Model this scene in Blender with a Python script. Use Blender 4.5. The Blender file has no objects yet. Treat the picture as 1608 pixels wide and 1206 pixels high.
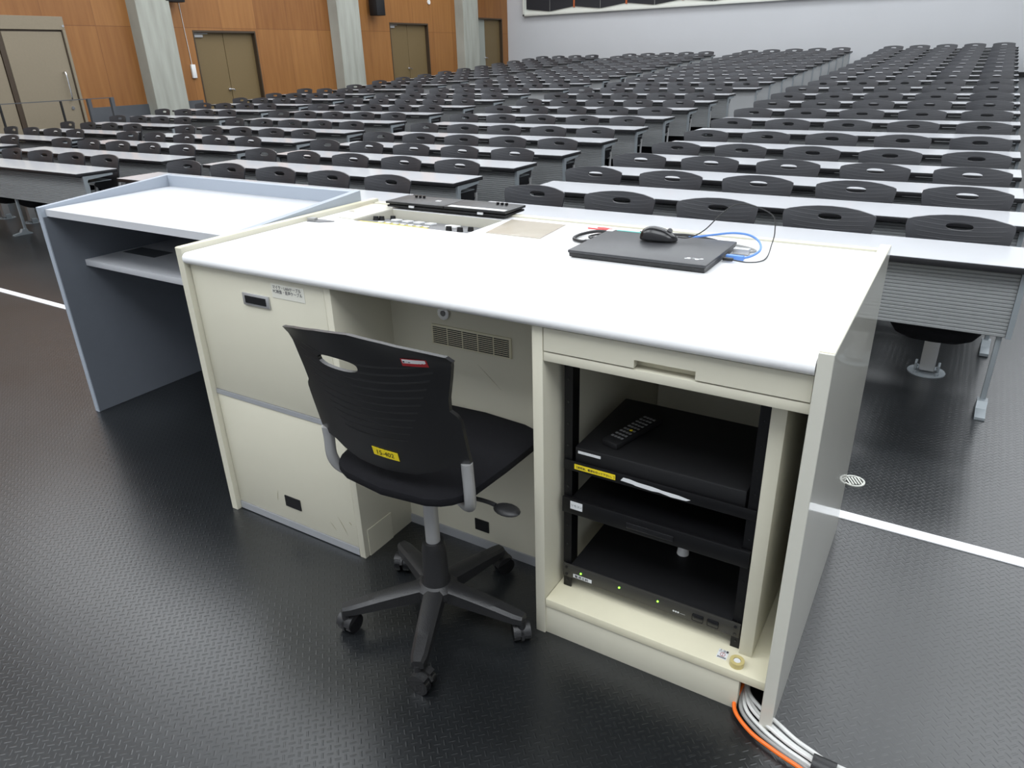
import bpy, bmesh, math, random
from mathutils import Vector, Matrix
random.seed(7)
C = bpy.context.scene.collection
sc = bpy.context.scene
PI = math.pi

# ---------------------------------------------------------------- camera
def make_camera():
    yaw, pitch, roll = math.radians(-32.5285), math.radians(24.4184), math.radians(-1.6646)
    fw = Vector((math.sin(yaw)*math.cos(pitch), math.cos(yaw)*math.cos(pitch), -math.sin(pitch)))
    ri = Vector((math.cos(yaw), -math.sin(yaw), 0)); up = ri.cross(fw)
    R = ri*math.cos(roll) + up*math.sin(roll); U = -ri*math.sin(roll) + up*math.cos(roll)
    cd = bpy.data.cameras.new('camera'); cam = bpy.data.objects.new('camera', cd); C.objects.link(cam)
    m = Matrix(((R.x, U.x, -fw.x, 0), (R.y, U.y, -fw.y, 0), (R.z, U.z, -fw.z, 1.54), (0, 0, 0, 1)))
    cam.matrix_world = m
    cd.sensor_fit = 'HORIZONTAL'; cd.sensor_width = 36; cd.lens = 36*1127.5/1608
    cd.clip_start = 0.05; cd.clip_end = 200
    sc.camera = cam
    return Vector((0, 0, 1.54)), R, U, fw
CAMP, CAMR, CAMU, CAMF = make_camera()
def project(P):
    v = Vector(P) - CAMP; z = v.dot(CAMF)
    return (804 + 1125.6*v.dot(CAMR)/z, 603 - 1125.6*v.dot(CAMU)/z, z)

# ---------------------------------------------------------------- world, exposure, lights
w = bpy.data.worlds.new('World'); sc.world = w; w.use_nodes = True
w.node_tree.nodes['Background'].inputs[0].default_value = (.9, .95, 1, 1)
w.node_tree.nodes['Background'].inputs[1].default_value = .05
sc.view_settings.view_transform = 'Standard'; sc.view_settings.look = 'None'
sc.view_settings.gamma = 1; sc.view_settings.use_curve_mapping = False
sc.view_settings.exposure = 0.0
CEIL = 6.4
LIGHTS = []
def ceiling_lamp(x, y, power, sx=3.0, sy=2.2, col=(.93, .97, 1)):
    l = bpy.data.lights.new('ceiling_lamp', 'AREA'); l.shape = 'RECTANGLE'; l.size = sx; l.size_y = sy
    l.energy = power; l.color = col
    o = bpy.data.objects.new('ceiling_lamp', l); C.objects.link(o); o.location = (x, y, CEIL-.09)
    LIGHTS.append((x, y, sx, sy))
for yy in (4.6, 8.2, 11.8, 15.4, 19.4):
    for xx in (-12.2, -8.6, -5.0, -1.4, 2.2):
        ceiling_lamp(xx, yy, 100)
for xx in (-10.6, -7.0, -3.4, .2, 3.8):
    ceiling_lamp(xx, -.6, 105)
for xx in (-7.0, -3.4, .2, 3.8):  # added fill row, low-angle light for the console fronts and knee panel
    ceiling_lamp(xx, -2.4, 90, 3.0, 1.6)

# ---------------------------------------------------------------- materials
def mat(name, col, rough=.5, metal=0, spec=.5, noise=0, nscale=8, coat=0, emit=None, estr=1, bump=0, bscale=60):
    m = bpy.data.materials.new(name); m.use_nodes = True
    nt = m.node_tree; b = nt.nodes['Principled BSDF']
    b.inputs['Base Color'].default_value = (*col, 1); b.inputs['Roughness'].default_value = rough
    b.inputs['Metallic'].default_value = metal; b.inputs['Specular IOR Level'].default_value = spec
    b.inputs['Coat Weight'].default_value = coat
    tc = nt.nodes.new('ShaderNodeTexCoord')
    n = nt.nodes.new('ShaderNodeTexNoise'); n.inputs['Scale'].default_value = nscale; n.inputs['Detail'].default_value = 5
    nt.links.new(tc.outputs['Object'], n.inputs['Vector'])
    if noise:
        mx = nt.nodes.new('ShaderNodeMix'); mx.data_type = 'RGBA'
        mx.inputs['A'].default_value = (*[c*(1-noise) for c in col], 1); mx.inputs['B'].default_value = (*[min(1, c*(1+noise)) for c in col], 1)
        nt.links.new(n.outputs['Fac'], mx.inputs['Factor']); nt.links.new(mx.outputs['Result'], b.inputs['Base Color'])
    if bump:
        n2 = nt.nodes.new('ShaderNodeTexNoise'); n2.inputs['Scale'].default_value = bscale; nt.links.new(tc.outputs['Object'], n2.inputs['Vector'])
        bp = nt.nodes.new('ShaderNodeBump'); bp.inputs['Strength'].default_value = bump; bp.inputs['Distance'].default_value = .002
        nt.links.new(n2.outputs['Fac'], bp.inputs['Height']); nt.links.new(bp.outputs['Normal'], b.inputs['Normal'])
    if emit:
        b.inputs['Emission Color'].default_value = (*emit, 1); b.inputs['Emission Strength'].default_value = estr
    return m
def mathn(nt, op, a, b=None, c=None):
    n = nt.nodes.new('ShaderNodeMath'); n.operation = op
    for i, v in enumerate((a, b, c)):
        if v is None: continue
        if isinstance(v, (int, float)): n.inputs[i].default_value = v
        else: nt.links.new(v, n.inputs[i])
    return n.outputs[0]

def floor_mat():
    m = bpy.data.materials.new('rubber_floor'); m.use_nodes = True; nt = m.node_tree; b = nt.nodes['Principled BSDF']
    tc = nt.nodes.new('ShaderNodeTexCoord'); mp = nt.nodes.new('ShaderNodeMapping')
    mp.inputs['Rotation'].default_value = (0, 0, math.radians(45)); s = 1/.0185; mp.inputs['Scale'].default_value = (s, s, s)
    nt.links.new(tc.outputs['Object'], mp.inputs['Vector'])
    sp = nt.nodes.new('ShaderNodeSeparateXYZ'); nt.links.new(mp.outputs[0], sp.inputs[0])
    u, v = sp.outputs[0], sp.outputs[1]
    fu, fv = mathn(nt, 'FRACT', u), mathn(nt, 'FRACT', v)
    par = mathn(nt, 'FLOORED_MODULO', mathn(nt, 'ADD', mathn(nt, 'FLOOR', u), mathn(nt, 'FLOOR', v)), 2)
    def bar(a, c):
        aa = mathn(nt, 'ABSOLUTE', mathn(nt, 'SUBTRACT', a, .5)); cc = mathn(nt, 'ABSOLUTE', mathn(nt, 'SUBTRACT', c, .5))
        return mathn(nt, 'MULTIPLY', mathn(nt, 'LESS_THAN', aa, .44), mathn(nt, 'SMOOTH_MIN', 1, mathn(nt, 'MULTIPLY', mathn(nt, 'MAXIMUM', mathn(nt, 'SUBTRACT', .15, cc), 0), 12), .1))
    b1, b2 = bar(fu, fv), bar(fv, fu)
    h = mathn(nt, 'ADD', mathn(nt, 'MULTIPLY', b1, par), mathn(nt, 'MULTIPLY', b2, mathn(nt, 'SUBTRACT', 1, par)))
    bp = nt.nodes.new('ShaderNodeBump'); bp.inputs['Strength'].default_value = .32; bp.inputs['Distance'].default_value = .0013
    nt.links.new(h, bp.inputs['Height']); nt.links.new(bp.outputs['Normal'], b.inputs['Normal'])
    n = nt.nodes.new('ShaderNodeTexNoise'); n.inputs['Scale'].default_value = 1.3; n.inputs['Detail'].default_value = 8; n.inputs['Roughness'].default_value = .65
    nt.links.new(tc.outputs['Object'], n.inputs['Vector'])
    cr = nt.nodes.new('ShaderNodeValToRGB'); cr.color_ramp.elements[0].position = .3; cr.color_ramp.elements[1].position = .75
    cr.color_ramp.elements[0].color = (.006, .0068, .0076, 1); cr.color_ramp.elements[1].color = (.015, .017, .019, 1)
    nt.links.new(n.outputs['Fac'], cr.inputs['Fac']); nt.links.new(cr.outputs[0], b.inputs['Base Color'])
    rr = nt.nodes.new('ShaderNodeMapRange'); rr.inputs['To Min'].default_value = .25; rr.inputs['To Max'].default_value = .33
    nt.links.new(n.outputs['Fac'], rr.inputs['Value']); nt.links.new(rr.outputs[0], b.inputs['Roughness'])
    b.inputs['Specular IOR Level'].default_value = .85
    return m

def wood_wall_mat():
    m = bpy.data.materials.new('wood_panels'); m.use_nodes = True; nt = m.node_tree; b = nt.nodes['Principled BSDF']
    tc = nt.nodes.new('ShaderNodeTexCoord'); sp = nt.nodes.new('ShaderNodeSeparateXYZ'); nt.links.new(tc.outputs['Object'], sp.inputs[0])
    y, z = sp.outputs[1], sp.outputs[2]
    cy = mathn(nt, 'DIVIDE', mathn(nt, 'ADD', y, -8.45+.92*40), .92); cz = mathn(nt, 'DIVIDE', mathn(nt, 'ADD', z, -2.27+2.4*5), 2.4)
    fy, fz = mathn(nt, 'FRACT', cy), mathn(nt, 'FRACT', cz)
    seam = mathn(nt, 'MAXIMUM', mathn(nt, 'LESS_THAN', fy, .012), mathn(nt, 'LESS_THAN', fz, .005))
    cell = nt.nodes.new('ShaderNodeCombineXYZ'); nt.links.new(mathn(nt, 'FLOOR', cy), cell.inputs[0]); nt.links.new(mathn(nt, 'FLOOR', cz), cell.inputs[1])
    wn = nt.nodes.new('ShaderNodeTexWhiteNoise'); wn.noise_dimensions = '2D'; nt.links.new(cell.outputs[0], wn.inputs['Vector'])
    mp = nt.nodes.new('ShaderNodeMapping'); mp.inputs['Scale'].default_value = (1, 9, .7); nt.links.new(tc.outputs['Object'], mp.inputs['Vector'])
    n = nt.nodes.new('ShaderNodeTexNoise'); n.inputs['Scale'].default_value = 1.6; n.inputs['Detail'].default_value = 6; nt.links.new(mp.outputs[0], n.inputs['Vector'])
    f = mathn(nt, 'ADD', mathn(nt, 'MULTIPLY', n.outputs['Fac'], .7), mathn(nt, 'MULTIPLY', wn.outputs['Value'], .35))
    cr = nt.nodes.new('ShaderNodeValToRGB'); e = cr.color_ramp.elements; e[0].position = .2; e[1].position = .85
    e[0].color = (.20, .074, .016, 1); e[1].color = (.325, .145, .040, 1); nt.links.new(f, cr.inputs['Fac'])
    mx = nt.nodes.new('ShaderNodeMix'); mx.data_type = 'RGBA'; nt.links.new(mathn(nt, 'MULTIPLY', seam, .6), mx.inputs['Factor'])
    nt.links.new(cr.outputs[0], mx.inputs['A']); mx.inputs['B'].default_value = (.12, .04, .01, 1)
    nt.links.new(mx.outputs['Result'], b.inputs['Base Color']); b.inputs['Roughness'].default_value = .5
    return m
def concrete_mat():
    m = bpy.data.materials.new('board_marked_concrete'); m.use_nodes = True; nt = m.node_tree; b = nt.nodes['Principled BSDF']
    tc = nt.nodes.new('ShaderNodeTexCoord'); mp = nt.nodes.new('ShaderNodeMapping'); mp.inputs['Scale'].default_value = (1, 5, .6)
    nt.links.new(tc.outputs['Object'], mp.inputs['Vector'])
    n = nt.nodes.new('ShaderNodeTexNoise'); n.inputs['Scale'].default_value = 1.5; n.inputs['Detail'].default_value = 9; nt.links.new(mp.outputs[0], n.inputs['Vector'])
    cr = nt.nodes.new('ShaderNodeValToRGB'); e = cr.color_ramp.elements; e[0].position = .25; e[1].position = .75
    e[0].color = (.28, .285, .245, 1); e[1].color = (.41, .42, .375, 1); nt.links.new(n.outputs['Fac'], cr.inputs['Fac']); nt.links.new(cr.outputs[0], b.inputs['Base Color'])
    b.inputs['Roughness'].default_value = .85
    return m
def ribbed_plastic(name, col, rough=.42, strength=.35):
    """dark moulded plastic with shallow curved ribs across it (in the part's own space)"""
    m = mat(name, col, rough, bump=.0); nt = m.node_tree; b = nt.nodes['Principled BSDF']
    tc = nt.nodes.new('ShaderNodeTexCoord'); sp = nt.nodes.new('ShaderNodeSeparateXYZ'); nt.links.new(tc.outputs['Object'], sp.inputs[0])
    x, z = sp.outputs[0], sp.outputs[2]
    zz = mathn(nt, 'SUBTRACT', z, mathn(nt, 'MULTIPLY', mathn(nt, 'MULTIPLY', x, x), .55))
    s = mathn(nt, 'PINGPONG', mathn(nt, 'DIVIDE', zz, .021), .5)
    rib = mathn(nt, 'MAXIMUM', mathn(nt, 'SUBTRACT', s, .36), 0)
    mask = mathn(nt, 'MULTIPLY', mathn(nt, 'LESS_THAN', mathn(nt, 'ABSOLUTE', x), mathn(nt, 'ADD', .06, mathn(nt, 'MULTIPLY', z, .5))), mathn(nt, 'MULTIPLY', mathn(nt, 'GREATER_THAN', z, .06), mathn(nt, 'LESS_THAN', z, .30)))
    bp = nt.nodes.new('ShaderNodeBump'); bp.inputs['Strength'].default_value = strength; bp.inputs['Distance'].default_value = .012
    nt.links.new(mathn(nt, 'MULTIPLY', rib, mask), bp.inputs['Height']); nt.links.new(bp.outputs['Normal'], b.inputs['Normal'])
    return m

M = dict(
    floor=floor_mat(), wood=wood_wall_mat(), concrete=concrete_mat(),
    wall_white=mat('painted_wall', (.54, .55, .57), .8, noise=.03, nscale=.8),
    dado=mat('grey_dado', (.075, .08, .09), .7, noise=.15, nscale=4),
    ceiling=mat('ceiling_paint', (.80, .81, .82), .9),
    door_tan=mat('tan_door', (.235, .195, .135), .6, noise=.06, nscale=30),
    door_brown=mat('brown_door', (.165, .115, .05), .55, noise=.08, nscale=40),
    door_pale=mat('pale_door', (.34, .36, .32), .6),
    frame_dark=mat('dark_frame', (.05, .032, .018), .5),
    chrome=mat('chrome', (.75, .75, .76), .2, 1),
    cream=mat('cream_laminate', (.62, .595, .485), .42, noise=.05, nscale=3),
    cream_gloss=mat('cream_gloss', (.60, .59, .52), .3, noise=.05, nscale=3, coat=.6),
    cream_edge=mat('cream_edge', (.70, .66, .50), .5, noise=.08, nscale=7),
    grey_kick=mat('grey_metal_strip', (.42, .43, .45), .35, .3),
    worktop=mat('white_worktop', (.86, .86, .86), .28, noise=.01),
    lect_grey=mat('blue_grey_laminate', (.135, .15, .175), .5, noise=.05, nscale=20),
    lect_rim=mat('light_blue_grey_laminate', (.36, .40, .46), .45),
    lect_white=mat('white_board', (.55, .56, .585), .4),
    desk_top=mat('desk_laminate', (.66, .67, .70), .16, coat=.2),
    desk_edge=mat('black_edging', (.012, .012, .014), .45),
    desk_panel=mat('grey_panel', (.27, .28, .285), .5, noise=.04),
    desk_panel_brightened=mat('brightened_grey_panel', (.36, .37, .38), .5),  # smooth rear panels, colour lightened to stand in for weak frontal light
    desk_metal=mat('grey_painted_metal', (.27, .30, .32), .42, .2),
    silver=mat('silver_tube', (.50, .50, .50), .38, .55),
    chair_shell=ribbed_plastic('charcoal_shell', (.034, .035, .040)),
    task_shell=ribbed_plastic('black_shell', (.008, .008, .009), .36, .5),
    shell_plain=mat('charcoal_plastic', (.038, .039, .045), .45),
    black_plastic=mat('black_plastic', (.016, .016, .017), .42, bump=.3, bscale=300),
    black_fabric=mat('black_fabric', (.008, .008, .010), .95, bump=.6, bscale=500, spec=.2),
    black_gloss=mat('black_gloss', (.010, .010, .011), .18),
    black_matt=mat('black_matt', (.004, .004, .005), .6),
    rack_metal=mat('rack_metal', (.006, .006, .007), .4, .3),
    unit_grey=mat('unit_face', (.06, .058, .052), .4, .4),
    white_plastic=mat('white_plastic', (.75, .75, .74), .4),
    paper=mat('beige_sheet', (.66, .60, .49), .5),
    sleeve=mat('sheet_sleeve', (.68, .61, .50), .10, bump=.5, bscale=7, coat=.8, noise=.1, nscale=9),
    yellow=mat('yellow_tape', (.85, .66, .02), .5),
    label_white=mat('white_label', (.72, .73, .74), .5),
    label_cream=mat('label_cream', (.72, .71, .63), .4),
    scuff=mat('scuff', (.33, .30, .20), .7),
    ink=mat('ink', (.03, .03, .035), .6), ink_grey=mat('grey_ink', (.14, .14, .15), .6),
    red=mat('red_label', (.35, .015, .02), .45),
    orange=mat('orange_cable', (.85, .16, .015), .45),
    cable_white=mat('white_cable', (.66, .66, .64), .45), cable_grey=mat('grey_cable', (.30, .30, .29), .5),
    cable_black=mat('black_cable', (.012, .012, .012), .45), cable_blue=mat('blue_cable', (.12, .27, .66), .4),
    led=mat('green_lamp', (.1, .6, .02), .4, emit=(.25, 1, .05), estr=4),
    beige_case=mat('beige_tray', (.58, .56, .48), .45),
    gasket=mat('grey_rubber', (.16, .16, .165), .55),
    tape=mat('tape_roll', (.55, .46, .20), .3), teal=mat('teal', (.05, .40, .36), .4), pink=mat('red_cable', (.75, .10, .10), .4),
    strip=mat('white_floor_strip', (.82, .83, .85), .35),
    lamp_body=mat('lamp_body', (.7, .7, .7), .5),
    laptop=mat('laptop_lid', (.040, .041, .045), .38, bump=.15, bscale=800),
    panel_black=mat('acoustic_black', (.012, .012, .016), .7),
    panel_frame=mat('pale_frame', (.66, .67, .62), .7),
)

# ---------------------------------------------------------------- mesh helpers
def nb(): return bmesh.new()
def box(bm, x0, x1, y0, y1, z0, z1, bev=0, seg=2):
    vs = [bm.verts.new((x, y, z)) for x in (x0, x1) for y in (y0, y1) for z in (z0, z1)]
    fs = [(0, 1, 3, 2), (4, 6, 7, 5), (0, 4, 5, 1), (2, 3, 7, 6), (0, 2, 6, 4), (1, 5, 7, 3)]
    faces = [bm.faces.new([vs[i] for i in f]) for f in fs]
    if bev:
        es = {e for f in faces for e in f.edges}
        bmesh.ops.bevel(bm, geom=list(es), offset=bev, segments=seg, profile=.5, affect='EDGES')
def prism(bm, pts, a0, a1, axis='x'):
    """extrude polygon pts (in the other two axes) from a0 to a1 along axis"""
    def P(a, p):
        return {'x': (a, p[0], p[1]), 'y': (p[0], a, p[1]), 'z': (p[0], p[1], a)}[axis]
    A = [bm.verts.new(P(a0, p)) for p in pts]; B = [bm.verts.new(P(a1, p)) for p in pts]
    n = len(pts)
    bm.faces.new(A); bm.faces.new(B[::-1])
    for i in range(n): bm.faces.new((A[i], B[i], B[(i+1) % n], A[(i+1) % n]))
def cyl(bm, c, r, h, seg=24, r2=None, axis='z'):
    """cylinder with base centre c"""
    r2 = r if r2 is None else r2
    def P(a, rr, t):
        u, v = rr*math.cos(a), rr*math.sin(a)
        return {'z': (c[0]+u, c[1]+v, c[2]+t), 'y': (c[0]+u, c[1]+t, c[2]+v), 'x': (c[0]+t, c[1]+u, c[2]+v)}[axis]
    A = [bm.verts.new(P(2*PI*i/seg, r, 0)) for i in range(seg)]; B = [bm.verts.new(P(2*PI*i/seg, r2, h)) for i in range(seg)]
    bm.faces.new(A[::-1]); bm.faces.new(B)
    for i in range(seg): bm.faces.new((A[i], A[(i+1) % seg], B[(i+1) % seg], B[i]))
def lathe(bm, prof, c=(0, 0, 0), seg=28, sx=1, sy=1):
    rings = []
    for r, z in prof:
        rings.append([bm.verts.new((c[0]+sx*r*math.cos(2*PI*i/seg), c[1]+sy*r*math.sin(2*PI*i/seg), c[2]+z)) for i in range(seg)])
    for a, b in zip(rings, rings[1:]):
        for i in range(seg): bm.faces.new((a[i], a[(i+1) % seg], b[(i+1) % seg], b[i]))
    bm.faces.new(rings[0][::-1]); bm.faces.new(rings[-1])
def smooth_path(pts, n=8):
    P = [Vector(p) for p in pts]; out = []
    for i in range(len(P)-1):
        p0, p1, p2, p3 = P[max(i-1, 0)], P[i], P[i+1], P[min(i+2, len(P)-1)]
        for k in range(n):
            t = k/n
            out.append(.5*((2*p1)+(-p0+p2)*t+(2*p0-5*p1+4*p2-p3)*t*t+(-p0+3*p1-3*p2+p3)*t**3))
    out.append(P[-1]); return out
def tube(bm, pts, r, seg=10, smooth=8, flat=1):
    P = smooth_path(pts, smooth) if smooth else [Vector(p) for p in pts]
    rings = []; up = None
    for i, p in enumerate(P):
        d = (P[min(i+1, len(P)-1)] - P[max(i-1, 0)]).normalized()
        if up is None:
            up = Vector((0, 0, 1)) if abs(d.z) < .9 else Vector((1, 0, 0))
        s = d.cross(up).normalized(); up = s.cross(d).normalized()
        rr = r(i/(len(P)-1)) if callable(r) else r
        rings.append([bm.verts.new(p + rr*(math.cos(2*PI*k/seg)*s + flat*math.sin(2*PI*k/seg)*up)) for k in range(seg)])
    for a, b in zip(rings, rings[1:]):
        for k in range(seg): bm.faces.new((a[k], a[(k+1) % seg], b[(k+1) % seg], b[k]))
    bm.faces.new(rings[0][::-1]); bm.faces.new(rings[-1])
def ring(bm, c, r0, r1, z0, z1, seg=28):
    L = [[bm.verts.new((c[0]+r*math.cos(2*PI*i/seg), c[1]+r*math.sin(2*PI*i/seg), c[2]+z)) for i in range(seg)] for r, z in ((r0, z0), (r1, z0), (r1, z1), (r0, z1))]
    for a, b in zip(L, L[1:]+L[:1]):
        for i in range(seg): bm.faces.new((a[i], a[(i+1) % seg], b[(i+1) % seg], b[i]))
def sphere(bm, c, r, sx=1, sy=1, sz=1, u=16, v=10):
    bmesh.ops.create_uvsphere(bm, u_segments=u, v_segments=v, radius=r, matrix=Matrix.Translation(c) @ Matrix.Diagonal((sx, sy, sz, 1)))
def finish(bm, name, smooth=True):
    bmesh.ops.recalc_face_normals(bm, faces=bm.faces[:])
    me = bpy.data.meshes.new(name); bm.to_mesh(me); bm.free()
    if smooth and len(me.polygons):
        me.polygons.foreach_set('use_smooth', [True]*len(me.polygons))
        try: me.set_sharp_from_angle(angle=math.radians(38))
        except Exception: pass
    return me
def obj(name, bm, m, parent=None, smooth=True):
    me = finish(bm, name, smooth); me.materials.append(m)
    o = bpy.data.objects.new(name, me); C.objects.link(o); o.parent = parent
    return o
def tag(o, label=None, cat=None, group=None, kind=None):
    if label: o['label'] = label
    if cat: o['category'] = cat
    if group: o['group'] = group
    if kind: o['kind'] = kind
    return o
def thing(name, label, cat, loc=(0, 0, 0), rz=0, group=None):
    o = bpy.data.objects.new(name, None); C.objects.link(o); o.empty_display_size = .05
    o.location = loc; o.rotation_euler = (0, 0, rz)
    return tag(o, label, cat, group)
def struct(name, bm, m, parent=None, smooth=False):
    o = obj(name, bm, m, parent, smooth)
    if parent is None: o['kind'] = 'structure'
    return o
def dup_tree(root):
    r = root.copy(); C.objects.link(r)
    for ch in root.children:
        c = ch.copy(); C.objects.link(c); c.parent = r
        for g in ch.children:
            d = g.copy(); C.objects.link(d); d.parent = c
    return r
def text(name, body, size, m, parent, mat4, align='LEFT', squeeze=1, extrude=.0002):
    cu = bpy.data.curves.new(name, 'FONT'); cu.body = body; cu.size = size; cu.align_x = align; cu.extrude = extrude
    cu.space_line = 1.0
    t = bpy.data.objects.new(name, cu); C.objects.link(t); bpy.context.view_layer.update()
    me = bpy.data.meshes.new_from_object(t.evaluated_get(bpy.context.evaluated_depsgraph_get()))
    bpy.data.objects.remove(t); me.name = name
    me.transform(mat4 @ Matrix.Diagonal((squeeze, 1, 1, 1))); me.materials.clear(); me.materials.append(m)
    o = bpy.data.objects.new(name, me); C.objects.link(o); o.parent = parent
    return o
def front(x, y, z): # text plane facing -Y
    return Matrix.Translation((x, y, z)) @ Matrix.Rotation(PI/2, 4, 'X')

# ---------------------------------------------------------------- rows
ROW_Y = [3.552+.85*k for k in range(10)] + [12.718+.8689*k for k in range(11)]
ROW_Z = [.6965, .7031, .7019, .7054, .7346, .7834, .8312, .8749, .917, .9663, .9828, 1.0419, 1.0846, 1.1254, 1.1721, 1.2207, 1.2669, 1.3157, 1.3672, 1.4153, 1.4667]
ROW_F = [max(0, z-.70) for z in ROW_Z]; ROW_F[1] = ROW_F[2] = ROW_F[3] = 0
DEP = .393
prof = [(-3.5, 0), (6.45, 0)] + [(ROW_Y[k]+.25, ROW_F[k]) for k in range(4, 10)] + [(12.2, ROW_F[9]+.002)] + [(ROW_Y[k]+.25, ROW_F[k]) for k in range(10, 21)] + [(22.64, .80)]
WX, WYB = -14.2, 22.64
XR, YFR = 5.5, -3.5

# ---------------------------------------------------------------- the room
bm = nb(); prism(bm, [(-3.6, -.2)] + [(22.7, -.2)] + [(22.7, .80)] + prof[::-1][1:] , WX-.1, XR+.1, 'x'); struct('floor', bm, M['floor'])
bm = nb(); box(bm, WX-.1, XR+.1, YFR-.1, WYB+.1, CEIL, CEIL+.1); struct('ceiling', bm, M['ceiling'])
bm = nb(); box(bm, WX-.1, XR+.1, WYB, WYB+.12, .4, CEIL); struct('wall_back', bm, M['wall_white'])
bm = nb(); box(bm, XR, XR+.12, YFR, WYB, -.1, CEIL); struct('wall_right', bm, M['wall_white'])
bm = nb(); box(bm, WX-.1, XR+.1, YFR-.12, YFR, -.1, CEIL); struct('wall_front', bm, M['wall_white'])
bm = nb(); box(bm, -12.9, XR, WYB-.02, WYB, .78, .90); struct('baseboard_back', bm, M['black_matt'])
# left wall with door openings
doors = [(4.2, 7.87, 2.41, 'tan'), (10.47, 12.08, 2.23, 'brown'), (16.64, 18.33, 2.50, 'brown'), (20.75, 22.3, 2.72, 'pale')]
bm = nb(); y = YFR
for (a, b, zt, _) in doors:
    box(bm, WX-.14, WX, y, a, -.1, CEIL); box(bm, WX-.14, WX, a, b, zt, CEIL); y = b
box(bm, WX-.14, WX, y, WYB, -.1, CEIL)
struct('wall_left', bm, M['wood'])
bm = nb(); box(bm, WX, WX+.03, 7.98, 9.14, -.1, .90); box(bm, WX, WX+.03, 9.85, 10.40, -.1, .905)
struct('baseboard_left', bm, M['dado'])
for n, (a, b) in enumerate(((3.85, 4.0), (9.14, 9.855), (14.41, 15.19), (19.68, 20.48))):
    bm = nb(); box(bm, WX-.02, -13.9, a, b, -.1, CEIL, .008); struct('trim_%d' % (n+1), bm, M['concrete'])
    # recessed joint on the pillar's narrow side
for n, (a, b, zt, kind) in enumerate(doors):
    if kind == 'tan':
        bm = nb(); box(bm, WX-.06, WX+.02, a, b, 2.20, zt, .004); d = struct('door_1', bm, M['door_tan'])
        for (p, q) in ((a, 6.70), (6.80, 7.80)):
            bm = nb(); box(bm, WX-.05, WX, p, q, 0, 2.17, .006); struct('door_leaf', bm, M['door_tan'], d)
        bm = nb(); box(bm, WX-.06, WX-.02, a, b, 0, 2.2); box(bm, WX-.05, WX+.012, 6.71, 6.79, 0, 2.2); struct('door_gap', bm, M['frame_dark'], d)
        bm = nb(); box(bm, WX-.05, WX+.02, 7.80, 7.815, 0, 2.2); struct('door_gap', bm, M['frame_dark'], d)
        bm = nb(); box(bm, WX-.05, WX+.02, 7.82, b, 0, 2.2, .004); struct('door_jamb', bm, M['door_tan'], d)
        bm = nb(); tube(bm, [(WX, 7.66, 1.06), (WX+.06, 7.66, 1.08), (WX+.07, 7.66, 1.3), (WX+.06, 7.66, 1.5), (WX, 7.66, 1.52)], .014); struct('door_handle', bm, M['chrome'], d, True)
        bm = nb(); cyl(bm, (WX, 7.66, .92), .03, .012, axis='x'); cyl(bm, (WX+.02, 7.84, 2.26), .02, .01, axis='x'); struct('door_lock', bm, M['chrome'], d)
    else:
        dep = .12
        bm = nb()
        box(bm, WX-.14, WX+.004, a, a+.03, .1, zt); box(bm, WX-.14, WX+.004, b-.03, b, .1, zt); box(bm, WX-.14, WX+.004, a+.03, b-.03, zt-.04, zt)
        d = struct('door_%d' % (n+1), bm, M['frame_dark'])
        mid = (a+b)/2
        lm = (M['door_brown'], M['door_brown']) if kind == 'brown' else (M['door_pale'], M['door_brown'])
        if kind == 'pale': mid = 21.40
        for (p, q), mm in zip(((a+.03, mid-.006), (mid+.006, b-.03)), lm):
            bm = nb(); box(bm, WX-dep-.03, WX-dep+.02, p, q, .1, zt-.04, .003); struct('door_leaf', bm, mm, d)
        bm = nb(); box(bm, WX-.13, WX-.125, mid-.02, mid+.02, .1, zt-.05); struct('door_gap', bm, M['frame_dark'], d)
        zf = {1: .24, 2: .55, 3: .8}[n]
        bm = nb(); hz = zt-1.15
        cyl(bm, (WX-.10, mid-.06, hz), .028, .03, axis='x'); cyl(bm, (WX-.09, mid-.06, hz), .012, .05, axis='x'); tube(bm, [(WX-.045, mid-.06, hz), (WX-.045, mid+.01, hz-.005), (WX-.045, mid+.05, hz-.03)], .011)
        struct('door_handle', bm, M['chrome'], d, True)
        if kind == 'brown':
            bm = nb(); box(bm, WX-.10, WX-.06, a+.08, a+.28, zt-.13, zt-.08, .004); box(bm, WX-.10, WX-.085, a+.1, a+.42, zt-.065, zt-.05)
            struct('door_closer', bm, M['silver'], d)
# white strip let into the floor
bm = nb(); box(bm, WX+.02, XR-.02, 2.432, 2.482, -.01, .0035); tag(struct('trim_5', bm, M['strip']))
# acoustic mural on the back wall
mu = thing('acoustic_wall_panel', 'long pale-framed panel of black folded shapes high on the white back wall', 'wall panel', (-13.53, WYB, 2.76))
bm = nb(); box(bm, 0, 15, -.14, -.0, 0, .06, .006); box(bm, 0, .07, -.14, 0, 0, 2.6, .006); box(bm, .07, 15, -.06, 0, .06, 2.6)
obj('panel_frame', bm, M['panel_frame'], mu)
for i in range(8):
    x0 = .12 + i*1.765; xm = x0 + .86; x1 = x0 + 1.69
    for (p, zp, q, zq) in ((x0, .20, xm-.012, .10), (xm+.012, .10, x1, .20)):
        bm = nb(); prism(bm, [(p, zp), (q, zq), (q, 2.5), (p, 2.5)], -.09, -.061, 'y'); obj('black_panel', bm, M['panel_black'], mu)
    bm = nb(); box(bm, x1+.01, x1+.065, -.085, -.061, .17, 2.5); obj('orange_strip', bm, mat('orange_felt', (.42, .10, .03), .8) if i == 0 else bpy.data.materials['orange_felt'], mu)
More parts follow.
